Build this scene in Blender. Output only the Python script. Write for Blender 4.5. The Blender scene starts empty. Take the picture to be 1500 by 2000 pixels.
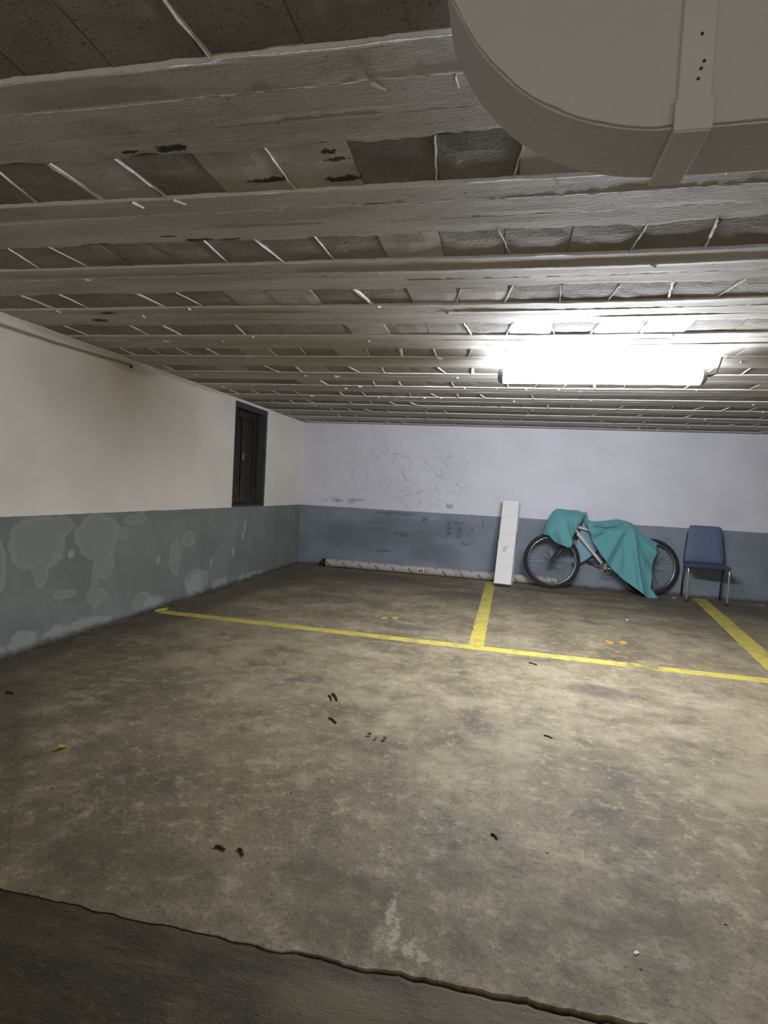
import bpy, math, random
from mathutils import Vector, Matrix, noise

S = bpy.context.scene
COL = S.collection
PI = math.pi

# ------------------------------------------------------------------ camera
CAM_YAW, CAM_PITCH, CAM_ROLL, FPX, CAM_H = 0.2192, -0.0416, 0.0527, 1053.75, 1.12
cy, sy, cp, sp = math.cos(CAM_YAW), math.sin(CAM_YAW), math.cos(CAM_PITCH), math.sin(CAM_PITCH)
fwd = Vector((-sy * cp, cy * cp, sp))
rgt = Vector((cy, sy, 0))
upv = rgt.cross(fwd)
r2 = math.cos(CAM_ROLL) * rgt + math.sin(CAM_ROLL) * upv
u2 = -math.sin(CAM_ROLL) * rgt + math.cos(CAM_ROLL) * upv
cam = bpy.data.cameras.new('camera')
cam.sensor_fit = 'HORIZONTAL'
cam.sensor_width = 36.0
cam.lens = 36.0 * FPX / 1500.0
cam.clip_start = 0.05
camo = bpy.data.objects.new('camera', cam)
COL.objects.link(camo)
m3 = Matrix((r2, u2, -fwd)).transposed()
camo.matrix_world = Matrix.Translation((0, 0, CAM_H)) @ m3.to_4x4()
S.camera = camo

# ------------------------------------------------------------------ world and exposure
LAMP_STRENGTH = 215.0
LAMP_COLOR = (0.92, 0.955, 1.04)
W = bpy.data.worlds.new('world')
S.world = W
W.use_nodes = True
bg = W.node_tree.nodes['Background']
bg.inputs[0].default_value = (1.0, 0.90, 0.75, 1)      # dim warm light of the driveway behind the camera
bg.inputs[1].default_value = 0.95
S.view_settings.view_transform = 'Standard'
S.view_settings.look = 'None'
S.view_settings.gamma = 1.0
S.view_settings.exposure = 0.0
S.view_settings.use_curve_mapping = False

# ------------------------------------------------------------------ room measures (metres)
XL, XR, YB, HC, ZD = -2.847, 4.9, 7.274, 2.011, 0.843
YF = -2.4

# ------------------------------------------------------------------ mesh helpers
class MB:
    def __init__(s):
        s.v = []; s.f = []; s.mi = []
    def add(s, vs, fs, mi=0):
        o = len(s.v)
        s.v += [tuple(p) for p in vs]
        s.f += [tuple(i + o for i in q) for q in fs]
        s.mi += [mi] * len(fs)
    def box(s, a, b, mi=0, bev=0.0, mat=None):
        x0, y0, z0 = a; x1, y1, z1 = b
        if bev <= 0:
            vs = [(x0,y0,z0),(x1,y0,z0),(x1,y1,z0),(x0,y1,z0),(x0,y0,z1),(x1,y0,z1),(x1,y1,z1),(x0,y1,z1)]
            fs = [(3,2,1,0),(4,5,6,7),(0,1,5,4),(1,2,6,5),(2,3,7,6),(3,0,4,7)]
        else:
            # every corner is three points: chamfered box
            vs = []; idx = {}
            for i, x in enumerate((x0, x1)):
                for j, y in enumerate((y0, y1)):
                    for k, z in enumerate((z0, z1)):
                        dx = bev if i == 0 else -bev
                        dy = bev if j == 0 else -bev
                        dz = bev if k == 0 else -bev
                        idx[i,j,k,'x'] = len(vs); vs.append((x, y+dy, z+dz))
                        idx[i,j,k,'y'] = len(vs); vs.append((x+dx, y, z+dz))
                        idx[i,j,k,'z'] = len(vs); vs.append((x+dx, y+dy, z))
            I = idx; fs = []
            for i in (0,1):
                q = [I[i,0,0,'x'],I[i,1,0,'x'],I[i,1,1,'x'],I[i,0,1,'x']]; fs.append(q if i else q[::-1])
                q = [I[0,i,0,'y'],I[0,i,1,'y'],I[1,i,1,'y'],I[1,i,0,'y']]; fs.append(q if i else q[::-1])
                q = [I[0,0,i,'z'],I[1,0,i,'z'],I[1,1,i,'z'],I[0,1,i,'z']]; fs.append(q if i else q[::-1])
            for i in (0,1):
                for j in (0,1):
                    fs.append([I[i,j,0,'x'],I[i,j,1,'x'],I[i,j,1,'y'],I[i,j,0,'y']])
                    fs.append([I[i,0,j,'x'],I[i,1,j,'x'],I[i,1,j,'z'],I[i,0,j,'z']])
                    fs.append([I[0,i,j,'y'],I[1,i,j,'y'],I[1,i,j,'z'],I[0,i,j,'z']])
                    for k in (0,1):
                        fs.append([I[i,j,k,'x'],I[i,j,k,'y'],I[i,j,k,'z']])
        if mat is not None:
            vs = [tuple(mat @ Vector(p)) for p in vs]
        s.add(vs, fs, mi)
    def tube(s, pts, r, n=10, mi=0, cap=True, closed=False):
        pts = [Vector(p) for p in pts]
        rs = r if isinstance(r, (list, tuple)) else [r] * len(pts)
        vs = []; N = len(pts); ref = None
        for i, p in enumerate(pts):
            if closed: d = pts[(i+1) % N] - pts[i-1]
            else: d = pts[min(i+1, N-1)] - pts[max(i-1, 0)]
            d.normalize()
            if ref is None:
                ref = Vector((0,0,1)) if abs(d.z) < .9 else Vector((1,0,0))
            a = ref - d * ref.dot(d)
            if a.length < 1e-5: a = d.orthogonal()
            a.normalize(); ref = a; b = d.cross(a)
            for k in range(n):
                t = 2*PI*k/n
                vs.append(p + (a*math.cos(t) + b*math.sin(t)) * rs[i])
        fs = []
        for i in range(N if closed else N-1):
            j = (i+1) % N
            for k in range(n):
                l = (k+1) % n
                fs.append((i*n+k, i*n+l, j*n+l, j*n+k))
        if cap and not closed:
            fs.append(tuple(range(n))[::-1]); fs.append(tuple((N-1)*n+k for k in range(n)))
        s.add(vs, fs, mi)
    def torus(s, c, R, r, n=48, m=10, mi=0, ax='y', sq=1.0):
        vs = []; fs = []
        for i in range(n):
            t = 2*PI*i/n
            for k in range(m):
                q = 2*PI*k/m
                rr = R + r*math.cos(q); w = r*math.sin(q)*sq
                vs.append((c[0]+rr*math.cos(t), c[1]+w, c[2]+rr*math.sin(t)))
        for i in range(n):
            for k in range(m):
                j=(i+1)%n; l=(k+1)%m
                fs.append((i*m+k, i*m+l, j*m+l, j*m+k))
        s.add(vs, fs, mi)
    def grid(s, fn, nu, nv, mi=0, flip=False):
        vs = [fn(i/nu, j/nv) for i in range(nu+1) for j in range(nv+1)]
        fs = []
        for i in range(nu):
            for j in range(nv):
                a=i*(nv+1)+j; q=(a, a+nv+1, a+nv+2, a+1)
                fs.append(q[::-1] if flip else q)
        m = mi if not callable(mi) else 0
        s.add(vs, fs, m)
    def prism(s, pts, y0, y1, mi=0):
        """polygon in x,z extruded along y"""
        n=len(pts)
        vs=[(x,y0,z) for x,z in pts]+[(x,y1,z) for x,z in pts]
        fs=[tuple(range(n)), tuple(range(2*n-1,n-1,-1))]
        for i in range(n):
            j=(i+1)%n; fs.append((j,i,i+n,j+n))
        s.add(vs,fs,mi)
    def mesh(s, name, mats, smooth=False):
        me = bpy.data.meshes.new(name)
        me.from_pydata(s.v, [], s.f)
        for m in mats: me.materials.append(m)
        me.polygons.foreach_set('material_index', s.mi)
        if smooth: me.polygons.foreach_set('use_smooth', [True]*len(s.f))
        me.update()
        return me
    def obj(s, name, mats, parent=None, smooth=False, fix=True):
        if not isinstance(mats, (list, tuple)): mats = [mats]
        me = s.mesh(name, mats, smooth)
        if fix:
            import bmesh
            bm = bmesh.new(); bm.from_mesh(me)
            bmesh.ops.recalc_face_normals(bm, faces=bm.faces[:])
            bm.to_mesh(me); bm.free()
        o = bpy.data.objects.new(name, me)
        COL.objects.link(o)
        if parent is not None: o.parent = parent
        return o

def empty(name, M=None):
    o = bpy.data.objects.new(name, None)
    COL.objects.link(o)
    o.empty_display_size = .1
    if M is not None: o.matrix_world = M
    return o

def tag(o, label, cat, group=None):
    o['label'] = label; o['category'] = cat
    if group: o['group'] = group
    return o

def struct(o):
    o['kind'] = 'structure'; return o

def autosmooth(o, ang=35):
    import bmesh
    me = o.data
    bm = bmesh.new(); bm.from_mesh(me)
    for f in bm.faces: f.smooth = True
    for e in bm.edges:
        if len(e.link_faces) == 2 and e.calc_face_angle(0) > math.radians(ang): e.smooth = False
    bm.to_mesh(me); bm.free()
    return o

def fbm(x, y, z=0.0, o=4):
    return noise.fractal(Vector((x, y, z)), 1.0, 2.0, o)

# ------------------------------------------------------------------ material helpers
class NT:
    def __init__(s, name):
        s.m = bpy.data.materials.new(name); s.m.use_nodes = True
        s.t = s.m.node_tree; s.n = s.t.nodes; s.l = s.t.links
        s.b = s.n['Principled BSDF']
    def node(s, t, **k):
        o = s.n.new(t)
        for a, v in k.items(): setattr(o, a, v)
        return o
    def inp(s, sock, v):
        if hasattr(v, 'bl_idname') or hasattr(v, 'is_output'): s.l.new(v, sock)
        elif isinstance(v, (tuple, list)):
            sock.default_value = tuple(v) + ((1,) if len(sock.default_value) == 4 and len(v) == 3 else ())
        else: sock.default_value = v
    def math(s, op, a, b=0.0, c=0.0, clamp=False):
        o = s.node('ShaderNodeMath', operation=op, use_clamp=clamp)
        s.inp(o.inputs[0], a); s.inp(o.inputs[1], b)
        if op in ('MULTIPLY_ADD', 'COMPARE'): s.inp(o.inputs[2], c)
        return o.outputs[0]
    def coord(s, kind='Object'):
        return s.node('ShaderNodeTexCoord').outputs[kind]
    def pos(s):
        return s.node('ShaderNodeNewGeometry').outputs['Position']
    def xyz(s, v):
        o = s.node('ShaderNodeSeparateXYZ'); s.inp(o.inputs[0], v); return o.outputs
    def comb(s, x, y, z):
        o = s.node('ShaderNodeCombineXYZ')
        for i, q in enumerate((x, y, z)): s.inp(o.inputs[i], q)
        return o.outputs[0]
    def scale(s, v, sc, loc=(0,0,0)):
        o = s.node('ShaderNodeMapping'); s.inp(o.inputs[0], v)
        o.inputs['Scale'].default_value = sc; o.inputs['Location'].default_value = loc
        return o.outputs[0]
    def noise(s, v, sc, det=4, rough=.55, dist=0.0, out=0):
        o = s.node('ShaderNodeTexNoise'); s.inp(o.inputs['Vector'], v)
        o.inputs['Scale'].default_value = sc; o.inputs['Detail'].default_value = det
        o.inputs['Roughness'].default_value = rough; o.inputs['Distortion'].default_value = dist
        return o.outputs[out]
    def voro(s, v, sc, feature='F1', out=0):
        o = s.node('ShaderNodeTexVoronoi', feature=feature); s.inp(o.inputs['Vector'], v)
        o.inputs['Scale'].default_value = sc
        return o.outputs[out]
    def ramp(s, f, a, b, smooth=True):
        o = s.node('ShaderNodeMapRange'); s.inp(o.inputs[0], f)
        o.interpolation_type = 'SMOOTHSTEP' if smooth else 'LINEAR'
        o.inputs[1].default_value = a; o.inputs[2].default_value = b
        return o.outputs[0]
    def mix(s, f, a, b, mode='MIX'):
        o = s.node('ShaderNodeMix', data_type='RGBA', blend_type=mode)
        s.inp(o.inputs[0], f); s.inp(o.inputs[6], a); s.inp(o.inputs[7], b)
        return o.outputs[2]
    def vadd(s, a, b):
        o = s.node('ShaderNodeVectorMath', operation='ADD'); s.inp(o.inputs[0], a); s.inp(o.inputs[1], b); return o.outputs[0]
    def vmul(s, a, b):
        o = s.node('ShaderNodeVectorMath', operation='MULTIPLY'); s.inp(o.inputs[0], a); s.inp(o.inputs[1], b); return o.outputs[0]
    def vlen(s, a):
        o = s.node('ShaderNodeVectorMath', operation='LENGTH'); s.inp(o.inputs[0], a); return o.outputs['Value']
    def bump(s, h, dist=.01, strength=1.0):
        o = s.node('ShaderNodeBump'); s.inp(o.inputs['Height'], h)
        o.inputs['Distance'].default_value = dist; o.inputs['Strength'].default_value = strength
        s.l.new(o.outputs[0], s.b.inputs['Normal'])
    def out(s, col, rough=.8, spec=.3, metal=0.0):
        s.inp(s.b.inputs['Base Color'], col); s.inp(s.b.inputs['Roughness'], rough)
        s.inp(s.b.inputs['Specular IOR Level'], spec); s.inp(s.b.inputs['Metallic'], metal)
        return s.m

def simple(name, col, rough=.6, spec=.4, metal=0.0, var=.12, sc=8.0, bump=0.0, bsc=60):
    t = NT(name); c = t.coord()
    n = t.noise(c, sc, 4)
    col2 = t.mix(n, tuple(q*(1-var) for q in col), tuple(min(1, q*(1+var)) for q in col))
    if bump: t.bump(t.noise(c, bsc, 3), bump)
    return t.out(col2, rough, spec, metal)

def blobs(t, v, lst, namp=.55, nsc=5.0, edge=.10):
    """union of noise-ragged ellipses; lst = (cx,cy,rx,ry) in the plane of v (x,y); returns 0..1 (inside) and rim 0..1"""
    nv = t.noise(v, nsc, 5, .6, 0, 1)
    nv = t.vmul(t.vadd(nv, (-.5,-.5,-.5)), (namp, namp, 0))
    best = None
    for cx, cy_, rx, ry in lst:
        d = t.vadd(v, (-cx, -cy_, 0)); d = t.vmul(d, (1/rx, 1/ry, 0))
        d = t.vadd(d, nv if min(rx, ry) > .07 else t.vmul(nv, (1.6, 1.6, 0)))
        L = t.vlen(d)
        best = L if best is None else t.math('MINIMUM', best, L)
    inside = t.ramp(best, 1.0+edge*.5, 1.0-edge*.5)
    rim = t.math('MULTIPLY', t.ramp(best, .72, 1.0), inside)
    return inside, rim

# ------------------------------------------------------------------ materials: setting
def mat_ceiling():
    t = NT('painted_concrete'); p = t.pos()
    st = t.scale(p, (1.0, 5.0, 1.0))
    a = t.noise(st, 1.3, 5, .6); b = t.noise(st, 7, 5, .65); c = t.noise(t.scale(p, (1.0, 2.2, 1)), 3.1, 6, .7)
    col = t.mix(t.ramp(a, .3, .7), (.33, .305, .265), (.46, .435, .40))
    col = t.mix(t.math('MULTIPLY', t.ramp(b, .5, .75), .4), col, (.50, .49, .465))
    col = t.mix(t.math('MULTIPLY', t.ramp(t.noise(p, 60, 3, .6), .62, .74), .55), col, (.10, .09, .08))
    # soot-dark stains, long along the joists
    col = t.mix(t.math('MULTIPLY', t.ramp(c, .685, .73), .85), col, (.03, .028, .025))
    hgt = t.math('ADD', t.math('MULTIPLY', t.noise(st, 24, 5, .65), .22), t.math('MULTIPLY', t.noise(p, 120, 3), .25))
    HO = [(-.937,1.327,.045,.014),(-1.067,1.327,.03,.006),(-.51,1.527,.06,.014),(-.736,1.506,.06,.012),(-.516,1.402,.02,.012),(-.505,1.436,.03,.008),(-1.17,1.838,.06,.010),(-1.05,1.845,.05,.006),(-1.27,1.800,.03,.006),(-.449,1.669,.03,.005),(-1.127,1.956,.012,.02),(-.297,1.02,.004,.06),(-.27,1.069,.03,.004),(-2.35,2.72,.05,.03),(-2.55,2.85,.07,.05),(-2.2,2.6,.05,.015),(-1.6,1.83,.06,.006),(-.2,2.40,.05,.006),(-.6,2.90,.08,.008)]
    hi, _ = blobs(t, t.comb(t.xyz(p)[0], t.xyz(p)[1], 0.0), HO, 1.9, 55, .5)
    col = t.mix(t.math('MULTIPLY', hi, .93), col, (.012, .011, .010))
    t.bump(hgt, .003)
    return t.out(col, .75, .25)

def mat_block():
    t = NT('rough_concrete_block'); p = t.pos(); st = t.scale(p, (1.0, 2.5, 1.0))
    a = t.noise(p, 2.2, 5, .6)
    col = t.mix(t.ramp(a, .3, .7), (.20, .183, .158), (.31, .29, .262))
    col = t.mix(t.math('MULTIPLY', t.ramp(t.noise(p, 150, 2, .6), .55, .70), .7), col, (.075, .062, .054))
    col = t.mix(t.math('MULTIPLY', t.ramp(t.noise(st, 16, 3, .6), .6, .75), .5), col, (.34, .33, .32))
    h = t.math('ADD', t.math('MULTIPLY', t.noise(p, 70, 4, .7), .7), t.math('MULTIPLY', t.noise(st, 22, 3), .4))
    t.bump(h, .006)
    return t.out(col, .9, .15)

def mat_mortar():
    t = NT('pale_mortar'); p = t.pos()
    col = t.mix(t.noise(p, 30, 4, .6), (.58, .565, .54), (.86, .85, .83))
    t.bump(t.noise(p, 70, 4, .7), .006)
    return t.out(col, .85, .2)

def wall_common(t, v, white, dado, zjit=.004):
    """v: x along the wall, y height"""
    X, Y, Z = t.xyz(v)
    white2 = t.mix(t.ramp(t.noise(v, 1.6, 4, .6), .3, .75), white, tuple(q*.88 for q in white))
    white2 = t.mix(t.math('MULTIPLY', t.ramp(t.noise(v, 38, 3, .6), .66, .8), .35), white2, tuple(q*.7 for q in white))
    d2 = t.mix(t.ramp(t.noise(v, 2.4, 5, .62), .32, .72), tuple(q*.86 for q in dado), tuple(q*1.14 for q in dado))
    d2 = t.mix(t.math('MULTIPLY', t.ramp(t.noise(v, 26, 3, .6), .6, .8), .3), d2, tuple(q*1.5 for q in dado))
    zj = t.math('MULTIPLY_ADD', t.noise(v, 9, 4, .7), zjit*4, -zjit*2)
    hz = t.math('ADD', Y, zj)
    f = t.ramp(hz, ZD-.0025, ZD+.0025)
    # grime at the foot
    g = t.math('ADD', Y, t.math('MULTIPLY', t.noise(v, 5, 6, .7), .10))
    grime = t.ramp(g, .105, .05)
    return white2, d2, f, grime

def mat_wall_left():
    t = NT('painted_wall_left'); P = t.xyz(t.pos()); v = t.comb(P[1], P[2], 0.0)
    wh, da, f, gr = wall_common(t, v, (.875, .82, .74), (.192, .215, .203))
    big = [(2.83,.66,.20,.19),(2.98,.76,.16,.07),(2.86,.47,.06,.10),(3.36,.66,.22,.17),(3.42,.47,.10,.10),
           (3.75,.78,.15,.05),(3.60,.68,.06,.05),(3.33,.32,.035,.16),(3.33,.25,.10,.06),(2.52,.55,.09,.18),
           (3.04,.30,.09,.035),(4.28,.42,.08,.16),(4.50,.56,.10,.08),(4.65,.16,.20,.10),(3.85,.10,.10,.08)]
    inside, rim = blobs(t, v, big, 1.15, 5.0, .14)
    da = t.mix(t.math('MULTIPLY', inside, .60), da, (.265, .295, .272))
    da = t.mix(t.math('MULTIPLY', rim, .24), da, (.40, .43, .405))
    low = [(2.74,.05,.10,.09),(2.55,.02,.12,.06),(3.15,.04,.26,.06),(3.42,.03,.12,.05),(4.0,.03,.14,.08),(4.62,.10,.12,.14),(5.1,.05,.2,.06),(5.7,.03,.3,.05)]
    i2, r2_ = blobs(t, v, low, 1.8, 9, .4)
    da = t.mix(t.math('MULTIPLY', i2, .6), da, (.36, .395, .37))
    sm = [(5.60,.62,.03,.06),(5.56,.52,.02,.05),(5.35,.36,.03,.05),(4.05,.42,.02,.04),(4.9,.3,.02,.04),(3.1,.57,.03,.03)]
    i3, r3 = blobs(t, v, sm, .9, 16, .5)
    da = t.mix(t.math('MULTIPLY', i3, .7), da, (.38, .41, .39))
    col = t.mix(f, da, wh)
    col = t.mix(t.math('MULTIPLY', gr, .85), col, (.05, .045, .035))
    # damp stain under the ceiling near the cable end
    st, _ = blobs(t, v, [(3.62,1.965,.30,.05),(3.1,2.0,.5,.03),(4.4,1.995,.6,.02)], .8, 8, .8)
    col = t.mix(t.math('MULTIPLY', st, .30), col, (.16, .14, .12))
    t.bump(t.math('ADD', t.math('MULTIPLY', t.noise(v, 90, 4, .6), .25), t.math('MULTIPLY', t.math('ADD', inside, f), .12)), .006)
    return t.out(col, .7, .3)

def mat_wall_back():
    t = NT('painted_wall_back'); P = t.xyz(t.pos()); v = t.comb(P[0], P[2], 0.0)
    wh, da, f, gr = wall_common(t, v, (.71, .71, .775), (.220, .257, .298))  # bluish lens haze is mixed into both the white and the dado colour
    # map cracking of the old paint
    vv = t.vadd(v, t.vmul(t.noise(v, 5, 4, .6, 0, 1), (.16, .16, 0)))
    e1 = t.voro(t.scale(vv, (1.0, 1.5, 1)), 5.5, 'DISTANCE_TO_EDGE')
    e2 = t.voro(t.scale(vv, (1.0, 1.3, 1), (3.1,1.7,0)), 11.0, 'DISTANCE_TO_EDGE')
    cr = t.math('MAXIMUM', t.ramp(e1, .028, .006), t.math('MULTIPLY', t.ramp(e2, .026, .006), .45))
    reg, _ = blobs(t, v, [(-1.75,1.42,.62,.34),(-1.05,1.20,.55,.36),(-.75,1.45,.35,.18),(-1.2,.98,.4,.12)], .9, 2.5, .7)
    fine = t.ramp(t.noise(v, 7, 4, .65), .42, .56)
    wh = t.mix(t.math('MULTIPLY', t.math('MULTIPLY', cr, reg), t.math('MULTIPLY', fine, .62)), wh, (.26, .265, .29))
    s1, _ = blobs(t, v, [(-2.30,.935,.07,.028),(-2.02,.955,.13,.014),(-2.10,.925,.06,.02),(-2.48,.925,.03,.012),(-2.36,.975,.03,.008),(-.72,.94,.05,.03)], 1.6, 22, .9)
    s1 = t.math('MULTIPLY', s1, t.ramp(t.noise(v, 60, 3, .7), .42, .56))
    wh = t.mix(t.math('MULTIPLY', s1, .85), wh, (.10, .10, .105))
    # damp darker clouds and streaks on the dado
    cl, _ = blobs(t, v, [(-1.45,.55,.62,.20),(-1.9,.45,.55,.22),(-1.0,.62,.5,.12),(-.9,.3,.35,.15)], 1.0, 4, .9)
    da = t.mix(t.math('MULTIPLY', cl, .42), da, (.075, .090, .108))
    s2, _ = blobs(t, v, [(-1.33,.52,.12,.03),(-.72,.64,.035,.10),(-.58,.60,.03,.09),(-.62,.72,.13,.03),(-.40,.66,.018,.05),(-.27,.70,.012,.06),(-1.05,.74,.05,.05),(-1.45,.80,.3,.02),(-.5,.45,.05,.02),(-1.6,.27,.12,.02)], 1.5, 14, .8)
    da = t.mix(t.math('MULTIPLY', t.math('MULTIPLY', s2, t.ramp(t.noise(v, 30, 4, .7), .38, .6)), .75), da, (.045, .055, .068))
    s3, _ = blobs(t, v, [(-1.75,.62,.3,.02),(-1.3,.60,.25,.015),(-1.9,.7,.2,.02),(-2.3,.5,.2,.015)], 1.8, 12, .9)
    da = t.mix(t.math('MULTIPLY', s3, .4), da, (.22, .25, .27))
    col = t.mix(f, da, wh)
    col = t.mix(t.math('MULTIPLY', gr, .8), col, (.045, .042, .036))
    t.bump(t.math('ADD', t.math('MULTIPLY', t.noise(v, 90, 4, .6), .25), t.math('MULTIPLY', f, .1)), .005)
    return t.out(col, .72, .3)

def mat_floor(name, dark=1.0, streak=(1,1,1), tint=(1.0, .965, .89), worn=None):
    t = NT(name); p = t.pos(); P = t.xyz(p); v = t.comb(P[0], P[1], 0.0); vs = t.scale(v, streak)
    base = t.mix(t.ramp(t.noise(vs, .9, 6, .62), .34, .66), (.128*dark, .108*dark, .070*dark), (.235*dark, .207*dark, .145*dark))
    m2 = t.noise(vs, 3.2, 7, .7)
    base = t.mix(t.math('MULTIPLY', t.ramp(m2, .50, .66), .75), base, (.325*dark, .29*dark, .208*dark))
    base = t.mix(t.math('MULTIPLY', t.ramp(m2, .48, .34), .72), base, (.085*dark, .075*dark, .056*dark))
    m3 = t.noise(vs, 15, 6, .72)
    base = t.mix(t.math('MULTIPLY', t.ramp(m3, .52, .66), .62), base, (.38*dark, .345*dark, .26*dark))
    base = t.mix(t.math('MULTIPLY', t.ramp(m3, .47, .34), .62), base, (.075*dark, .067*dark, .050*dark))
    m4 = t.noise(v, 62, 5, .75)
    base = t.mix(t.math('MULTIPLY', t.ramp(m4, .55, .68), .42), base, (.40*dark, .37*dark, .29*dark))
    base = t.mix(t.math('MULTIPLY', t.ramp(m4, .46, .35), .65), base, (.055*dark, .048*dark, .036*dark))
    base = t.mix(t.math('MULTIPLY', t.ramp(t.noise(vs, 1.7, 5, .7), .50, .68), .35), base, (.235*dark, .175*dark, .100*dark))
    m5 = t.noise(v, 170, 3, .65)
    base = t.mix(t.math('MULTIPLY', t.ramp(m5, .62, .72), .34), base, (.52*dark, .48*dark, .39*dark))
    base = t.mix(t.math('MULTIPLY', t.ramp(m5, .40, .30), .65), base, (.05*dark, .043*dark, .032*dark))
    # pale worn zone and oily dark zones with a shape of their own
    pale, _ = blobs(t, v, [(-1.2,3.3,.9,.5),(.6,3.4,.9,.5),(1.2,2.9,.9,.6),(-1.0,5.2,.5,.3),(.2,5.0,.45,.35),(.9,5.2,.6,.22),(-.1,2.6,.8,.5),(-1.3,4.75,.6,.18),(1.6,4.9,.5,.3),(-.6,6.2,.35,.05),(-1.05,6.35,.25,.04)], 1.1, 2.2, .9)
    base = t.mix(t.math('MULTIPLY', pale, t.math('MULTIPLY', t.ramp(m2, .38, .6), .40)), base, (.33*dark, .295*dark, .21*dark))
    oil, _ = blobs(t, v, [(1.15,6.45,.38,.12),(1.15,6.05,.42,.09),(.55,6.75,.5,.10),(-1.6,6.6,.9,.45),(-2.5,6.3,.35,.8),(-.45,5.95,.35,.25),(2.6,6.6,.6,.4),(.62,3.35,.16,.10),(-2.5,2.0,.4,.4),(-.7,4.35,.25,.08),(-2.62,4.6,.22,1.6),(-2.7,2.8,.16,1.0),(1.9,6.3,.35,.5)], 1.3, 2.6, .9)
    base = t.mix(t.math('MULTIPLY', oil, .58), base, (.070*dark, .064*dark, .058*dark))
    dirt_falloff, _ = blobs(t, v, [(-2.2,1.7,.5,.5),(-.42,1.45,.16,.10),(-.15,1.55,.12,.08),(-1.0,1.30,.8,.16),(-2.7,3.2,.35,1.6),(.3,1.5,.5,.2)], 1.6, 1.8, 1.2)  # real dirt, with light falloff painted dark at left and near the entrance
    base = t.mix(t.math('MULTIPLY', t.math('MULTIPLY', dirt_falloff, .62), t.ramp(m2, .62, .38)), base, (.085*dark, .070*dark, .046*dark))
    ring = t.math('ABSOLUTE', t.math('ADD', t.vlen(t.vmul(t.vadd(t.vadd(v, (2.54, -3.05, 0)), t.vmul(t.noise(v, 8, 3, .5, 0, 1), (.03,.03,0))), (1.0, .8, 0))), -.13))
    base = t.mix(t.math('MULTIPLY', t.ramp(ring, .014, .004), .14), base, (.38, .36, .30))
    pl, _ = blobs(t, v, [(-.23,1.37,.010,.06),(-.205,1.31,.014,.045),(-.165,1.275,.016,.03),(-.13,1.255,.012,.02)], 2.6, 45, .9)
    base = t.mix(t.math('MULTIPLY', pl, .55), base, (.50, .47, .40))
    if worn:
        wz, _ = blobs(t, v, worn, 1.2, 4, 1.0)
        base = t.mix(t.math('MULTIPLY', wz, .55), base, (.16, .14, .11))
    base = t.mix(1.0, base, tint, 'MULTIPLY')
    h = t.math('ADD', t.math('MULTIPLY', m3, .6), t.math('ADD', t.math('MULTIPLY', m4, .35), t.math('MULTIPLY', t.noise(v, 220, 2), .12)))
    t.bump(h, .010)
    rg = t.math('MULTIPLY_ADD', t.noise(v, 14, 4, .6), .35, .45)
    return t.out(base, rg, .32)

def mat_line():
    t = NT('worn_yellow_paint'); p = t.pos()
    w = t.noise(p, 9, 6, .7)
    col = t.mix(t.noise(p, 3, 4), (.46, .38, .045), (.58, .49, .10))
    col = t.mix(t.math('MULTIPLY', t.ramp(w, .46, .64), .8), col, (.29, .25, .12))
    col = t.mix(t.math('MULTIPLY', t.ramp(t.noise(p, 55, 4, .7), .55, .68), .7), col, (.17, .15, .09))
    st, _ = blobs(t, p, [(1.02,3.97,.12,.09)], 1.4, 7, .9)
    col = t.mix(t.math('MULTIPLY', t.math('MULTIPLY', st, t.ramp(w, .35, .55)), .75), col, (.12, .105, .06))
    t.bump(t.noise(p, 60, 4, .7), .004)
    return t.out(col, .65, .3)

M_CEIL, M_BLOCK, M_MORT = mat_ceiling(), mat_block(), mat_mortar()
M_WL, M_WB = mat_wall_left(), mat_wall_back()
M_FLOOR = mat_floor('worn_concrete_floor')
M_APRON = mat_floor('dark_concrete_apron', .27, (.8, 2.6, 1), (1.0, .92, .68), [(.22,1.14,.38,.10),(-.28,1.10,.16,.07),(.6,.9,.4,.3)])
M_LINE = mat_line()
M_PLAIN = simple('grey_render', (.60, .595, .60), .85, .2, var=.08, sc=3, bump=.003, bsc=90)
M_PLAIN_L = simple('grey_render_strip', (.64, .635, .635), .8, .2, var=.07, sc=9)
M_DIRT = simple('dirt_crumbs', (.07, .055, .04), .95, .1, var=.5, sc=40)

# ------------------------------------------------------------------ floor
def joint_y(x):
    base = 1.154 + (x + 1.255) * .030 if x < -.55 else (1.177 + (x + .55) * .053 if x < .1 else 1.2125 + (x-.1)*.03)
    return base + .008 * fbm(x*9, 3.1) + .004*fbm(x*40, 7.7)

mb = MB()
NX = 420
xs = [XL - .12 + (XR + .12 - XL + .12) * i / NX for i in range(NX + 1)]
rows = []
def edge_z(x): return -.0015 - .004 * max(0, fbm(x*14, 9.4))
vs = []
for x in xs:
    j = joint_y(x)
    vs += [(x, j, -.05), (x, j + .001, (-.0030 + .6*edge_z(x))*max(.03, min(1, (x+.75)/.9))), (x, j + .003 + .0025*abs(fbm(x*30, 1.1)), 0), (x, 3.0, 0), (x, YB + .12, 0)]
fs = []
for i in range(NX):
    for k in range(4):
        a = i*5 + k
        fs.append((a, a+5, a+6, a+1))
mb.add(vs, fs)
mb.box((XL-.12, 1.30, -.12), (XR+.12, YB+.12, -.05))
floor = struct(mb.obj('floor', M_FLOOR, fix=False))

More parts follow.
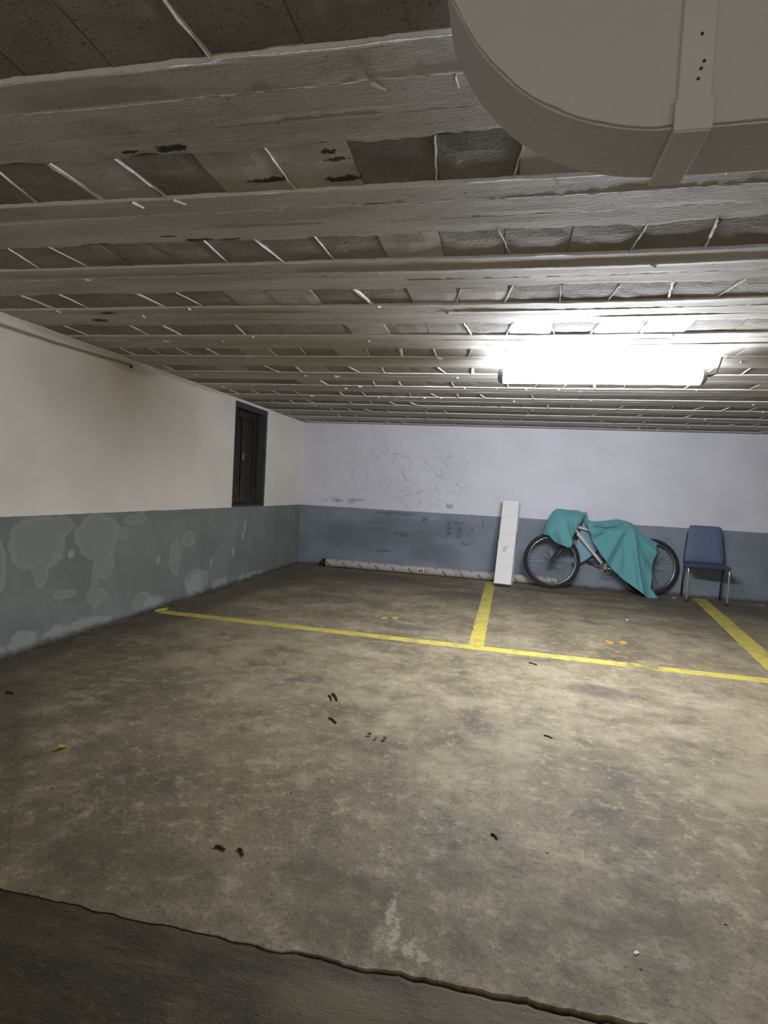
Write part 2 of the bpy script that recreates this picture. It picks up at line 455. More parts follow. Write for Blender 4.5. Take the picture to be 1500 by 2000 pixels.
mb = MB(); vs = []; fs = []
for x in xs:
    gap = .0003 + .006 * max(0, min(1, (x + .75) / .9)) + .003*max(0, fbm(x*22, 4.0))
    dz = -.0002 - .0015 * max(0, min(1, (x + .6) / .9))
    j = joint_y(x) - gap
    vs += [(x, j, -.06), (x, j - .004, dz - .004*max(0, min(1, (x + .6) / .9))), (x, j - .014, dz), (x, .4, dz*.6), (x, YF, 0)]
for i in range(NX):
    for k in range(4):
        a = i*5 + k
        fs.append((a+1, a+6, a+5, a))
mb.add(vs, fs)
mb.box((XL-.12, YF, -.12), (XR+.12, 1.30, -.06))
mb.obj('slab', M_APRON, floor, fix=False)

def paint_strip(p0, p1, w0, w1, name='painted_line', seed=0.0):
    mb = MB(); a = Vector(p0); b = Vector(p1); d = (b - a); L = d.length; d.normalize(); n = Vector((-d.y, d.x, 0))
    N = max(8, int(L / .02)); vs = []; fs = []
    for i in range(N+1):
        t = i / N; c = a + d * (L*t); w = (w0 + (w1-w0)*t) / 2
        e0 = .006 * fbm(t*L*14, seed) + .003*fbm(t*L*60, seed+5); e1 = .006 * fbm(t*L*14, seed+9.3) + .003*fbm(t*L*60, seed+15)
        l = c - n*(w+e0); r = c + n*(w+e1)
        vs += [(l.x, l.y, .0002), (l.x+n.x*.003, l.y+n.y*.003, .0018), (r.x-n.x*.003, r.y-n.y*.003, .0018), (r.x, r.y, .0002)]
    for i in range(N):
        for k in range(3):
            q = i*4 + k; fs.append((q, q+4, q+5, q+1))
    mb.add(vs, fs)
    return mb.obj(name, M_LINE, floor)
paint_strip((XL+.10, 3.975, 0), (XR-.2, 3.97, 0), .105, .105, seed=1.0)
paint_strip((-.145, 4.03, 0), (-.118, 7.10, 0), .112, .112, seed=2.0)
paint_strip((1.905, 4.03, 0), (2.365, 7.20, 0), .150, .150, seed=3.0)
M_SPOT = simple('faded_orange_paint', (.50, .27, .05), .7, .3, var=.3, sc=30)
def blob_disc(name, x, y, rx, ry, mat, parent=None, z=.0016, seed=0, n=18, rot=0.0):
    mb = MB(); vs = [(0, 0, z)]
    for k in range(n):
        t = 2*PI*k/n; q = 1 + .35*fbm(math.cos(t)*1.7+seed, math.sin(t)*1.7, seed)
        vs.append((rx*q*math.cos(t), ry*q*math.sin(t), z*.25))
    mb.add(vs, [(0, k+1, (k+1) % n + 1) for k in range(n)])
    o = mb.obj(name, mat, parent); o.location = (x, y, 0.0004); o.rotation_euler.z = rot
    return o
for i, (x, y) in enumerate([(-.962, 4.575), (-.877, 4.613), (.879, 4.564), (.992, 4.597)]):
    blob_disc('paint_spot', x, y, .030, .045, M_SPOT, floor, seed=i*3.3)
M_YEL = simple('bright_yellow_paint', (.66, .60, .12), .6, .3, var=.1)
blob_disc('paint_spot', XL+.055, 4.03, .04, .07, M_YEL, floor, z=.004, seed=20.0)

# dirt crumbs swept against the foot of the left wall and back wall
random.seed(5)
mb = MB()
def crumb(mb, x, y, s):
    a = random.uniform(0, PI); h = s*random.uniform(.25, .7); vs = []
    n = 5
    for k in range(n):
        t = a + 2*PI*k/n; q = s*random.uniform(.6, 1.1); vs.append((x+q*math.cos(t)*1.3, y+q*math.sin(t), 0.0))
    vs.append((x+random.uniform(-.2,.2)*s, y+random.uniform(-.2,.2)*s, h))
    mb.add(vs, [(k, (k+1) % n, n) for k in range(n)])
for i in range(420):
    y = random.uniform(1.5, 7.2); d = abs(random.gauss(0, .035)) + .006
    crumb(mb, XL + d, y, random.uniform(.003, .012))
for i in range(260):
    x = random.uniform(XL, 3.4); d = abs(random.gauss(0, .03)) + .006
    crumb(mb, x, YB - d, random.uniform(.003, .011))
for i in range(150):
    crumb(mb, random.uniform(-2.6, 2.2), random.uniform(1.3, 6.8), random.uniform(.002, .0055))
o = mb.obj('dirt_crumbs', M_DIRT, floor); o['kind'] = 'stuff'

# ------------------------------------------------------------------ walls
DY0, DY1, DZ0, DZ1 = 5.275, 6.075, .843, 1.985      # opening of the small hatch door
mb = MB()
T = .22
mb.box((XL-T, YF, -.1), (XL, DY0, HC+.25)); mb.box((XL-T, DY1, -.1), (XL, YB+.2, HC+.25))
mb.box((XL-T, DY0, -.1), (XL, DY1, DZ0)); mb.box((XL-T, DY0, DZ1), (XL, DY1, HC+.25))
struct(mb.obj('wall_left', M_WL))
mb = MB(); mb.box((XL, YB, -.1), (XR+.2, YB+.2, HC+.25)); struct(mb.obj('wall_back', M_WB))
mb = MB(); mb.box((XR, YF, -.1), (XR+.2, YB, HC+.25)); struct(mb.obj('wall_right', M_WL))

# front downstand wall with a rounded lower corner, and its cover strip
arc = [(-.150, 2.03), (-.148, 1.97), (-.136, 1.912), (-.112, 1.862), (-.080, 1.812), (-.040, 1.767), (.005, 1.730), (.055, 1.702), (.11, 1.682), (.165, 1.671), (.215, 1.667)]
pts = []
for i in range(len(arc)-1):
    for k in range(3):
        f = k/3
        p = [arc[max(0,i-1)], arc[i], arc[i+1], arc[min(len(arc)-1,i+2)]]
        q = []
        for c in (0, 1):
            a0,a1,a2,a3 = (p[j][c] for j in range(4))
            q.append(.5*((2*a1)+(-a0+a2)*f+(2*a0-5*a1+4*a2-a3)*f*f+(-a0+3*a1-3*a2+a3)*f**3))
        pts.append(tuple(q))
pts += [arc[-1], (.6, 1.666), (XR, 1.665), (XR, 2.2), (-.150, 2.2)]
mb = MB(); mb.prism(pts, .88, 1.0)
wf = struct(autosmooth(mb.obj('wall_front', M_PLAIN)))
mb = MB()
mb.box((.207, .867, 1.657), (.252, .880, 2.05), bev=.002)
mb.box((.204, .864, 1.657), (.255, .868, 1.700), bev=.001)
mb.box((.205, .866, 1.6555), (.254, 1.008, 1.666), bev=.002)
mb.obj('cover_strip', M_PLAIN_L, wf)
coat = []
for i, (x, z) in enumerate(pts[:-4]):
    a, b = Vector(pts[max(0, i-1)]), Vector(pts[min(len(pts)-4, i+1)]); d = (b-a).normalized()
    q = .0015 + .003*abs(fbm(i*.9, 3.3)) + .004*max(0, fbm(i*2.7, 8.1)); coat.append((x - d.y*q, z + d.x*q))
coat += [(.27, 1.669), (.45, 1.6705), (.7, 1.668), (XR, 1.668), (XR, 2.05), (-.140, 2.05)]
mb = MB(); mb.prism(coat, .8735, .8802); mb.obj('render_coat', M_PLAIN, wf)
mb = MB()
for z in (1.728, 1.742, 1.752, 1.790):
    mb.tube([(.236 + .004*math.sin(z*90), .8655, z), (.236+ .004*math.sin(z*90), .869, z)], .0022, 8)
mb.obj('screw', simple('rusty_screw', (.06, .045, .035), .8), wf)

# ------------------------------------------------------------------ ceiling: joists, plaster strips and infill blocks
PITCH, Y0 = .503, 1.085
def bow(x, y): return -.030 * (math.sqrt((x-.4)**2 + .16) - .4) * max(0, min(1, (7.0 - y) / 3.0))
mb = MB(); mb.box((XL-.2, YF, HC+.010), (XR+.2, YB+.2, HC+.25))
ceiling = struct(mb.obj('ceiling', M_CEIL))

def gn(x, s): return fbm(x*1.1, s, 0, 3)
def joist(k):
    y0 = Y0 + PITCH*k
    if y0 > YB - .01: return
    near = y0 < 5.2
    nx = int((XR - XL) / (.014 if near else .04))
    # (offset in y, z relative to HC, ragged amplitude, material)
    prof = [(-.004,.020,0), (-.003,.004,.002), (.000,-.006,.0045), (.003,-.008,.0045), (.007,-.003,.002), (.014,-.001,.0015), (.05,-.000,.001),
            (.08,.000,.001), (.097,.000,.0015), (.100,-.008,.006), (.1025,-.009,.006), (.106,-.003,.003), (.14,.000,.0015), (.18,.000,.0015),
            (.205,.001,.002), (.2075,-.005,.005), (.210,.001,.002), (.25,.001,.0015), (.285,.001,.0015), (.297,.001,.0015), (.301,.004,.002), (.304,.020,0)]
    K = len(prof); vs = []; fs = []; mi = []
    stop = YB + .01
    far = 1.5 if k == 0 else 1.0 if y0 < 3.3 else .5
    for i in range(nx+1):
        x = XL - .02 + (XR - XL + .04) * i / nx
        a1 = max(0, min(1, .45 + 1.1*gn(x, k*3.7))); a2 = max(0, min(1, .35 + 1.2*gn(x, k*3.7+50))); a3 = max(0, min(1, .0 + 1.5*gn(x, k*3.7+90)))
        wob = .0035*fbm(x*1.6, k*1.9) + .0016*fbm(x*17, k*1.9+8)
        for q, (dy, dz, am) in enumerate(prof):
            z = dz
            if 2 <= q <= 4: z = (-.001 + (dz*.6+.001)*(.2 + a1*1.1))*far
            elif 9 <= q <= 11: z = dz*.65*(.0 + a2*1.25)*far
            elif q == 15: z = (dz*a3 + .0005*(1-a3))*far
            if q > 11 and q < 20 and q != 15: z *= .5
            if am: z += far*am*.30*fbm(x*(34 if am > .0045 else 6), q*.9 + k*5.1, 0, 4) + .0007*fbm(x*2.3, y0*3+dy*14, 2, 3)
            yy = y0 + dy + bow(x, y0) + wob
            if q >= 18: yy += max(-.02, .018*fbm(x*4.5, k*2.3+31) + .007*fbm(x*21, k*2.3+37))
            elif q <= 3: yy -= .007*max(0, fbm(x*9, k*2.3+71))
            vs.append((x, min(yy, stop), HC + z))
    for i in range(nx):
        for q in range(K-1):
            a = i*K + q
            fs.append((a, a+1, a+K+1, a+K)); mi.append(1 if q in (1,2,3) or (q in (9,)) else 0)
    m = MB(); m.v = vs; m.f = fs; m.mi = mi
    o = m.obj('joist', [M_CEIL, M_MORT], ceiling, fix=False)
    return o
for k in range(-5, 13): joist(k)

# infill blocks: six variants share mesh data; rows that can be told apart are single blocks
random.seed(11)
BW, BD = .218, .206
def block_shape(mb, x, y, seed, z0=HC+.0025, zt=HC+.020):
    rnd = random.Random(seed)
    nx, ny = 4, 3; vs = []; fs = []
    for i in range(nx+1):
        for j in range(ny+1):
            ex = min(i, nx-i); e = 0 if (ex and 0 < j < ny) else .002
            vs.append((x + BW*i/nx - .0 + (0.001 if i == 0 else -.001 if i == nx else 0), y + BD*j/ny, z0 + e + rnd.uniform(-.0016, .0016)))
    for i in range(nx):
        for j in range(ny):
            a = i*(ny+1)+j; fs.append((a, a+1, a+ny+2, a+ny+1))
    b = len(vs)
    c = [0, nx*(ny+1), nx*(ny+1)+ny, ny]
    for q in c: vs.append((vs[q][0], vs[q][1], zt))
    rim = [[i*(ny+1) for i in range(nx+1)], [nx*(ny+1)+j for j in range(ny+1)], [i*(ny+1)+ny for i in range(nx, -1, -1)], [j for j in range(ny, -1, -1)]]
    for s_, r in enumerate(rim): fs.append(tuple(r) + (b+(s_+1) % 4, b+s_))
    mb.add(vs, fs)
variants = []
for i in range(6):
    m = MB(); block_shape(m, -BW/2, 0, i, 0.0025, .020); variants.append(m.mesh('block', [M_BLOCK]))
smooth_variants = []
for i in range(3):
    m = MB(); block_shape(m, -BW/2, 0, 40+i, 0.001, .020); smooth_variants.append(m.mesh('block_skimmed', [M_CEIL]))
def vis(y):                                             # stretch of a row the photograph shows
    return max(XL, -.82*y - .30), .36*y + .55
fins = MB()
rest = MB()
for k in range(-6, 12):
    yb = Y0 + PITCH*k + .300
    single = .6 < yb < 4.6
    x = XL + .02 + random.uniform(-.15, 0)
    lo, hi = vis(yb)
    while x < XR:
        xc = x + BW/2; y = yb + bow(xc, yb - .3)
        if single and lo - .2 < xc < hi + .15 and not (yb < 1.0 and xc > .35):
            skim = (.95 < yb < 1.6 and -1.0 < xc < -.50) or (random.random() < .22 and k != -1)
            me = random.choice(smooth_variants if skim else variants)
            o = bpy.data.objects.new('block', me); COL.objects.link(o); o.parent = ceiling
            o.location = (xc, y, HC + random.uniform(-.0008, .002))
            o.rotation_euler = (random.uniform(-.006, .006), random.uniform(-.006, .006), 0)
        else:
            block_shape(rest, x, y, int(x*100)+k*1000)
        # mortar squeezed out of the joint
        if random.random() < (.60 if k != -1 else .25):
            xj = x + BW + .003; ww = random.choice([.0025, .003, .004, .006, .009, .017]); lean = random.uniform(-.045, .045); dep = random.uniform(.001, .009)
            nn = 9; vs = []; fs = []
            for q in range(nn):
                t = q/(nn-1); yy = y + BD*t; xx = xj + lean*(t-.5) + .003*fbm(t*5+x*7, k)
                w = ww*(.65 + .6*abs(fbm(t*6, x*9+k))) ; zz = HC + .001 - dep*.7*(.6 + .8*fbm(t*4+3, x*5+k))
                vs += [(xx-w, yy, HC+.016), (xx-w*.5, yy, zz), (xx+w*.5, yy, zz), (xx+w, yy, HC+.016)]
            for q in range(nn-1):
                for c in range(3):
                    a = q*4+c; fs.append((a, a+1, a+5, a+4))
            fins.add(vs, fs)
        # short mortar drips crossing the joist next to the joint
        if random.random() < .35:
            xj = x + random.uniform(0, BW); a0 = random.choice([.002, .100]); l = random.uniform(.02, .05); sl = random.uniform(-.02, .03)
            yy = yb + BD + a0; w = .003
            vs = []
            for t in (0, .5, 1):
                vs += [(xj + sl*t - w, yy + l*t + bow(xj, yb), HC+.006), (xj+sl*t, yy + l*t + bow(xj, yb), HC-.010+.006*t), (xj+sl*t+w, yy+l*t + bow(xj, yb), HC+.006)]
            fins.add(vs, [(0,1,4,3),(1,2,5,4),(3,4,7,6),(4,5,8,7)])
        x += BW + .003
o = rest.obj('block_rows', M_BLOCK, ceiling, fix=False); o['kind'] = 'stuff'
o = fins.obj('mortar_fins', M_MORT, ceiling, fix=False); o['kind'] = 'stuff'

# ------------------------------------------------------------------ the small dark door in the left wall
def mat_wood():
    t = NT('sooty_dark_wood'); c = t.coord(); v = t.scale(c, (6, 6, .5))
    g = t.noise(v, 6, 5, .6)
    col = t.mix(g, (.010, .0095, .009), (.035, .030, .024))
    P = t.xyz(c)
    low = t.math('MULTIPLY', t.ramp(P[2], .45, .05), t.ramp(t.noise(c, 6, 4), .4, .65))
    col = t.mix(t.math('MULTIPLY', low, .6), col, (.075, .058, .040))
    t.bump(g, .004)
    return t.out(col, .55, .3)
M_WOOD = mat_wood()
M_WOOD2 = simple('weathered_jamb_wood', (.055, .055, .055), .7, .3, var=.4, sc=12)
door = struct(empty('door_1', Matrix.Translation((XL, DY0, DZ0))))
LY, LZ = DY1-DY0, DZ1-DZ0
mb = MB()
mb.box((-.13, 0, 0), (-.005, .035, LZ), bev=.003); mb.box((-.13, LY-.045, 0), (-.004, LY, LZ), bev=.003)
mb.box((-.13, .035, LZ-.06), (-.006, LY-.045, LZ), bev=.003); mb.box((-.13, .035, 0), (-.012, LY-.045, .025), bev=.003)
mb.obj('door_frame', M_WOOD2, door)
mb = MB()
mb.box((-.125, .037, .027), (-.115, LY-.047, LZ-.062))
leaf = mb.obj('door_leaf', M_WOOD, door)
mb = MB()
for a, b in ((.037, .125), (.36, .44), (.655, LY-.047)): mb.box((-.115, a, .027), (-.092, b, LZ-.062), bev=.004)
for z0, z1 in ((.027, .11), (LZ-.15, LZ-.062)):
    mb.box((-.115, .125, z0), (-.094, .36, z1), bev=.004); mb.box((-.115, .44, z0), (-.094, .655, z1), bev=.004)
mb.obj('rail', M_WOOD, door)
for a, b in ((.135, .35), (.45, .645)):
    mb = MB(); mb.box((-.115, a, .12), (-.106, b, LZ-.16), bev=.004); mb.obj('panel', M_WOOD, door)
M_STEEL = simple('dull_steel', (.25, .25, .26), .4, .5, .8, var=.15)
mb = MB(); mb.box((-.092, .383, .53), (-.087, .401, .61), bev=.002); mb.tube([(-.087, .392, .585), (-.06, .392, .585), (-.052, .398, .585)], .006, 8)
mb.obj('handle', M_STEEL, door)

# ------------------------------------------------------------------ lamp
M_HOUS = simple('grey_lamp_housing', (.30, .30, .31), .5, .4)
def mat_lamp():
    t = NT('glowing_diffuser')
    t.out((.9, .9, .9), .4)
    t.inp(t.b.inputs['Emission Color'], LAMP_COLOR); t.b.inputs['Emission Strength'].default_value = LAMP_STRENGTH
    return t.m
lamp = tag(empty('tube_light', Matrix.Translation((.515, 3.58, 1.890))), 'lit long white tube light fixed under the block ceiling', 'light')
LH = .605
mb = MB()
NR = 20
st = [(-LH+.03, .93), (-LH+.034, 1), (LH-.034, 1), (LH-.03, .93)]
vs = []
for x, q in st: vs += [(x, .056*q*math.cos(2*PI*k/NR), .046*q*math.sin(2*PI*k/NR)) for k in range(NR)]
fs = [(i*NR+k, i*NR+(k+1) % NR, (i+1)*NR+(k+1) % NR, (i+1)*NR+k) for i in range(3) for k in range(NR)]
fs += [tuple(range(NR))[::-1], tuple(3*NR+k for k in range(NR))]
mb.add(vs, fs)
autosmooth(mb.obj('diffuser', mat_lamp(), lamp))
for s_ in (-1, 1):
    mb = MB(); vs = []
    for x, q in ((LH-.032, 1.0), (LH-.030, 1.05), (LH-.012, 1.0), (LH, .72), (LH+.004, .3)):
        vs += [(s_*x, .056*q*math.cos(2*PI*k/NR), .046*q*math.sin(2*PI*k/NR)) for k in range(NR)]
    fs = [(i*NR+k, i*NR+(k+1) % NR, (i+1)*NR+(k+1) % NR, (i+1)*NR+k) for i in range(4) for k in range(NR)]
    fs += [tuple(range(NR))[::-1], tuple(4*NR+k for k in range(NR))]
    mb.add(vs, fs); autosmooth(mb.obj('end_cap', M_HOUS, lamp), 50)
mb = MB(); mb.box((-LH+.04, -.014, .043), (LH-.04, .014, .053), bev=.003); mb.obj('housing', M_HOUS, lamp)
for sx in (-.42, .42):
    mb = MB(); mb.box((sx-.010, -.012, .050), (sx+.010, .012, .125), bev=.003); mb.obj('bracket', M_STEEL, lamp)
mb = MB(); mb.tube([(LH, 0, .008), (LH+.025, 0, .008), (LH+.055, 0, .02), (LH+.075, .004, .080), (LH+.085, .01, .120)], [.010,.007,.0045,.0045,.0045], 8)
mb.obj('lamp_cable', simple('black_cable', (.03,.03,.03), .5), lamp)

# ------------------------------------------------------------------ cable along the top of the left wall
M_CABLE = simple('painted_cable', (.42, .37, .30), .6, .3, var=.15)
random.seed(3)
mb = MB()
for off in (0, .011):
    pts = []
    for i in range(60):
        y = 1.2 + (3.62 - 1.2)*i/59
        z = 1.925 + .016*(y-1.2)/1.3 + .004*fbm(y*3, 2.2) + (.013*max(0, (y-3.0)/.6) if off == 0 else .010*max(0, (y-3.0)/.6))
        pts.append((XL + .006 + .002*fbm(y*5, off*100), y, z - off))
    mb.tube(pts, .0052, 8)
cab = mb.obj('cable', M_CABLE, smooth=True)
tag(cab, 'pale painted-over twin cable running high along the left wall', 'cable')
mb = MB(); mb.tube([(XL+.006, 3.615, 1.958), (XL+.008, 3.63, 1.950)], .012, 8); mb.obj('cable_end', simple('dark_tape', (.05,.045,.04), .8), cab)

# ------------------------------------------------------------------ long tube lying along the foot of the back wall
def mat_wrap():
    t = NT('printed_paper_wrap'); c = t.coord(); X, Y, Z = t.xyz(c)
    ang = t.math('DIVIDE', t.math('ARCTAN2', Z, t.math('MULTIPLY', Y, -1.0)), PI)     # 0 facing the room
    col = t.mix(t.noise(c, 6, 4), (.40, .375, .34), (.50, .47, .43))
    dash = None
    for (ph, a0, a1) in ((0.0, -.25, .13), (.304, .22, .36), (.80, -.45, -.36)):
        u = t.math('ADD', t.math('DIVIDE', X, .232), t.math('ADD', t.math('MULTIPLY', ang, .55), ph))
        fr = t.math('ABSOLUTE', t.math('ADD', t.math('FRACT', u), -.5))
        l = t.math('MULTIPLY', t.math('LESS_THAN', fr, .052), t.math('MULTIPLY', t.math('GREATER_THAN', ang, a0), t.math('LESS_THAN', ang, a1)))
        dash = l if dash is None else t.math('MAXIMUM', dash, l)
    col = t.mix(t.math('MULTIPLY', dash, .85), col, (.10, .085, .08))
    d = t.ramp(t.noise(c, 5, 4, .6), .58, .75)
    col = t.mix(t.math('MULTIPLY', d, .45), col, (.22, .20, .18))
    return t.out(col, .6, .3)
TR = .055
TX0, TX1 = -2.405, .70
tube = tag(empty('wrapped_tube', Matrix.Translation(((TX0+TX1)/2, YB - TR - .012, TR + .001))), 'long cream paper-wrapped tube with dark slanted dashes on the floor along the back wall', 'tube')
TL = (TX1 - TX0)/2
mb = MB(); pts = []; rs = []
for i in range(61):
    x = -TL + 2*TL*i/60
    pts.append((x, .0, 0)); rs.append(TR*(1 - .02*abs(fbm(x*6, 1.0))) * (1 if i < 58 else 1 - .05*(i-57)))
mb.tube(pts, rs, 24)
mb.obj('wrap', mat_wrap(), tube, smooth=False); autosmooth(bpy.data.objects['wrap'])
M_BLACK = simple('black_plastic', (.018, .018, .02), .5, .4)
mb = MB(); mb.tube([(-TL-.045, 0, 0), (-TL-.04, 0, 0), (-TL-.002, 0, 0), (-TL+.012, 0, 0)], [TR*.8, TR*.93, TR*1.02, TR*1.02], 24); 
autosmooth(mb.obj('end_cap', M_BLACK, tube))
def curved(x0, x1, a0, a1, r, mb, mi=0, n=6):
    mb.grid(lambda u, v: (x0+(x1-x0)*u, -r*math.cos(a0+(a1-a0)*v), r*math.sin(a0+(a1-a0)*v)), 1, n, mi)
mb = MB(); cx0 = -1.125 - (TX0+TX1)/2; cx1 = -.93 - (TX0+TX1)/2
curved(cx0, cx1, -.75, .80, TR+.0012, mb)
lab = mb.obj('label_sticker', simple('white_sticker', (.56, .53, .50), .5, var=.04), tube)
M_RED = simple('red_print', (.42, .12, .08), .6); M_GRY = simple('grey_print', (.06, .09, .12), .6)
for a, b, lo, hi, nm, mt in ((.125,.160,.30,.62,'red_print',M_RED), (.132,.158,-.45,.1,'red_print',M_RED), (.012,.022,-.6,.6,'red_print',M_RED), (.177,.187,-.6,.6,'red_print',M_RED),
        (.050,.105,-.05,.28,'grey_print',M_GRY), (.060,.075,-.42,-.05,'grey_print',M_GRY), (.092,.110,-.50,-.15,'grey_print',M_GRY)):
    mb = MB(); curved(cx0+a, cx0+b, lo, hi, TR+.002, mb); mb.obj(nm, mt, lab)
mb = MB(); mb.tube([(-TL+.20, -TR-.012, -TR+.006), (-TL+.42, -TR-.008, -TR+.006)], .005, 6); mb.tube([(-TL+.20, -TR-.012, -TR+.006), (-TL+.17, -TR-.010, -TR+.004)], .004, 6)
stick = mb.obj('stick', simple('dark_stick', (.03, .025, .02), .9)); stick.matrix_world = tube.matrix_world.copy()
tag(stick, 'thin dark stick lying at the left end of the wrapped tube', 'stick')

# ------------------------------------------------------------------ tall white carton leaning on the back wall
def mat_carton():
    t = NT('white_carton'); c = t.coord()
    col = t.mix(t.noise(c, 4, 4), (.80, .79, .77), (.86, .85, .84))
    P = t.xyz(c); v = t.comb(P[0], P[2], 0)
    s, _ = blobs(t, v, [(-.02,.46,.022,.05),(.01,.48,.02,.03),(-.04,.52,.03,.012)], 1.7, 25, .7)
    col = t.mix(t.math('MULTIPLY', s, .45), col, (.30, .28, .28))
    t.bump(t.noise(c, 30, 3), .002)
    return t.out(col, .6, .3)
M_CART = mat_carton()
BH, BWD, BDP = 1.085, .206, .115
lean = math.radians(-19.2)
RM = Matrix.Translation((.038, 6.862, 0)) @ Matrix.Rotation(math.radians(-6), 4, 'Z') @ Matrix.Rotation(math.radians(.8), 4, 'Y') @ Matrix.Rotation(lean, 4, 'X')
box = tag(empty('carton', RM), 'tall narrow white carton leaning upright against the back wall', 'box')
mb = MB()
zz = [.0, .135, .345, .52, .635, .865, BH]
# sections with shallow recessed seams between them
w = BWD/2; seams = [.865, .62, .52]
def sec(z0, z1, j):
    mb.box((-w+j, -BDP, z0), (w+j, 0, z1), bev=.003)
sec(.002, .517, .0); sec(.5205, .633, .001); sec(.6375, .862, 0); sec(.8665, BH, -.001)
mb.box((-w+.006, -BDP+.007, .01), (w-.006, -.006, BH-.01))
mb.obj('body', M_CART, box)
mb = MB(); mb.box((-w-.002, -BDP-.0015, .48), (w+.002, -BDP+.02, .545), bev=.0015)
mb.obj('tape', simple('clear_tape', (.80, .785, .76), .3, .5, var=.03), box)
mb = MB()
mb.box((w+.004, -.075, .67), (w+.008, -.002, BH+.012), bev=.001); mb.box((-w, -.030, BH+.001), (w+.006, -.003, BH+.012), bev=.001)
mb.obj('flap', M_CART, box)
mb = MB()
mb.box((w+.002, -.055, .02), (w+.012, -.012, .50), bev=.002)
mb.box((w+.002, -.040, .25), (w+.026, -.020, .262), bev=.002)
mb.obj('flap', simple('grey_carton_edge', (.42, .42, .43), .7), box)

# ------------------------------------------------------------------ bicycle
aV = Vector((0.99082503, 0.1351509, 0)); tV = Vector((-0.01177918, 0.08635609, 0.9961947)); nV = Vector((0.13463661, -0.98705464, 0.08715574))
BM = Matrix((aV, -nV, tV)).transposed().to_4x4(); BM.translation = Vector((.617, 6.99, .001))
bike = tag(empty('bicycle', BM), 'old bicycle with black tyres and pale frame under a teal cloth', 'bicycle')
M_RUB = simple('black_rubber', (.022, .023, .025), .7, .3, var=.25, sc=20)
M_RIM = simple('scuffed_rim', (.16, .16, .17), .35, .5, .8, var=.3, sc=6)
M_RIMB = simple('bright_rim_edge', (.55, .55, .56), .3, .5, .9)
M_SPK = simple('spoke_steel', (.05, .05, .055), .5, .4, .3)
M_FRM = simple('pale_frame_paint', (.74, .71, .66), .35, .5, .2, var=.08)
M_DRK = simple('dark_fork_paint', (.020, .021, .026), .4, .5, var=.2)
M_CHR = simple('chrome', (.75, .75, .76), .18, .5, 1.0, var=.05)
WR = .345
def wheel(sx):
    m = MB()
    m.torus((0,0,0), WR-.055, .011, 56, 8, 0, sq=1.25)
    m.torus((0,-.0135,0), WR-.050, .0035, 56, 6, 1); m.torus((0,.0135,0), WR-.050, .0035, 56, 6, 1)
    r = m.obj('wheel', [M_RIM, M_RIMB], bike, smooth=True)
    r.location = (sx, 0, WR)
    m = MB(); m.torus((0,0,0), WR-.024, .024, 72, 12, 0, sq=.98)
    for i in range(72):                                   # tread knobs
        a = 2*PI*i/72
        for s_ in (-1, 1):
            Mx = Matrix.Rotation(-a - (s_*.02), 4, 'Y') @ Matrix.Translation((WR-.0035, s_*.009, 0))
            m.box((-.004, -.005, -.008), (.0035, .005, .008), 0, 0, Mx)
    autosmooth(m.obj('tyre', M_RUB, r), 50)
    m = MB(); m.tube([(0,-.05,0),(0,-.03,0)], .008, 8); m.tube([(0,.03,0),(0,.05,0)], .008, 8)
    m.tube([(0,-.032,0),(0,-.028,0),(0,-.027,0),(0,.027,0),(0,.028,0),(0,.032,0)], [.026,.026,.016,.016,.026,.026], 14)
    autosmooth(m.obj('hub', M_DRK, r))
    me = None
    for k in range(32):
        s_ = 1 if k % 2 else -1; cr = 1 if (k//2) % 2 else -1
        m = MB()
        if me is None or k < 4:
            a = 0; b = cr*.55
            m.tube([(.024*math.cos(b), s_*.028, .024*math.sin(b)), (WR-.063, s_*.004, 0)], .0020, 5)
            mm = m.mesh('spoke', [M_SPK])
            if k == 0: me = {}
            me[s_, cr] = mm
        o = bpy.data.objects.new('spoke', me[s_, cr]); COL.objects.link(o); o.parent = r
        o.rotation_euler = (0, 2*PI*k/32, 0)
    return r
wheel(0.0); wheel(1.184)
HT, HB, BBk, SC, RH = (.225, 0, .86), (.265, 0, .745), (.655, 0, .300), (.765, 0, .70), (1.184, 0, .345)
mb = MB()
mb.tube([(.205,0,.915), (.225,0,.86), (.27,0,.735), (.275,0,.72)], [.019,.022,.024,.022], 12)
mb.tube([HB, (.46,0,.52), BBk], [.026,.020,.019], 12)
mb.tube([(.245,0,.80), (.755,0,.665)], .017, 10)
mb.tube([BBk, (.785,0,.78)], .017, 10)
mb.tube([(.655,-.035,.300), (.655,.035,.300)], .024, 12)
for s_ in (-1, 1):
    mb.tube([(.66, s_*.02, .300), (.80, s_*.045, .312), (1.184, s_*.058, .345)], .010, 8)
    mb.tube([(.765, s_*.015, .70), (.90, s_*.04, .59), (1.184, s_*.060, .345)], .009, 8)
autosmooth(mb.obj('frame', M_FRM, bike), 50)
mb = MB()
for s_ in (-1, 1):
    mb.tube([(.262, s_*.045, .705), (.13, s_*.058, .53), (.06, s_*.060, .43), (0, s_*.060, .345)], [.017,.018,.015,.011], 10)
mb.tube([(.262,-.052,.705), (.262,.052,.705)], .018, 10); mb.tube([(.262,0,.705), (.272,0,.73)], .02, 10)
autosmooth(mb.obj('fork', M_DRK, bike), 50)
mb = MB()
mb.tube([(.205,0,.89), (.19,0,.905), (.165,0,.91)], .014, 10)
mb.tube([(.20,-.120,.900), (.175,-.075,.912), (.160,0,.910), (.175,.055,.912), (.20,.085,.905)], .0125, 10)
mb.tube([(.20,-.120,.900), (.275,-.130,.897)], .015, 10); mb.tube([(.20,.085,.905), (.28,.090,.900)], .015, 10)
mb.obj('handlebar', M_DRK, bike, smooth=True)
mb = MB()
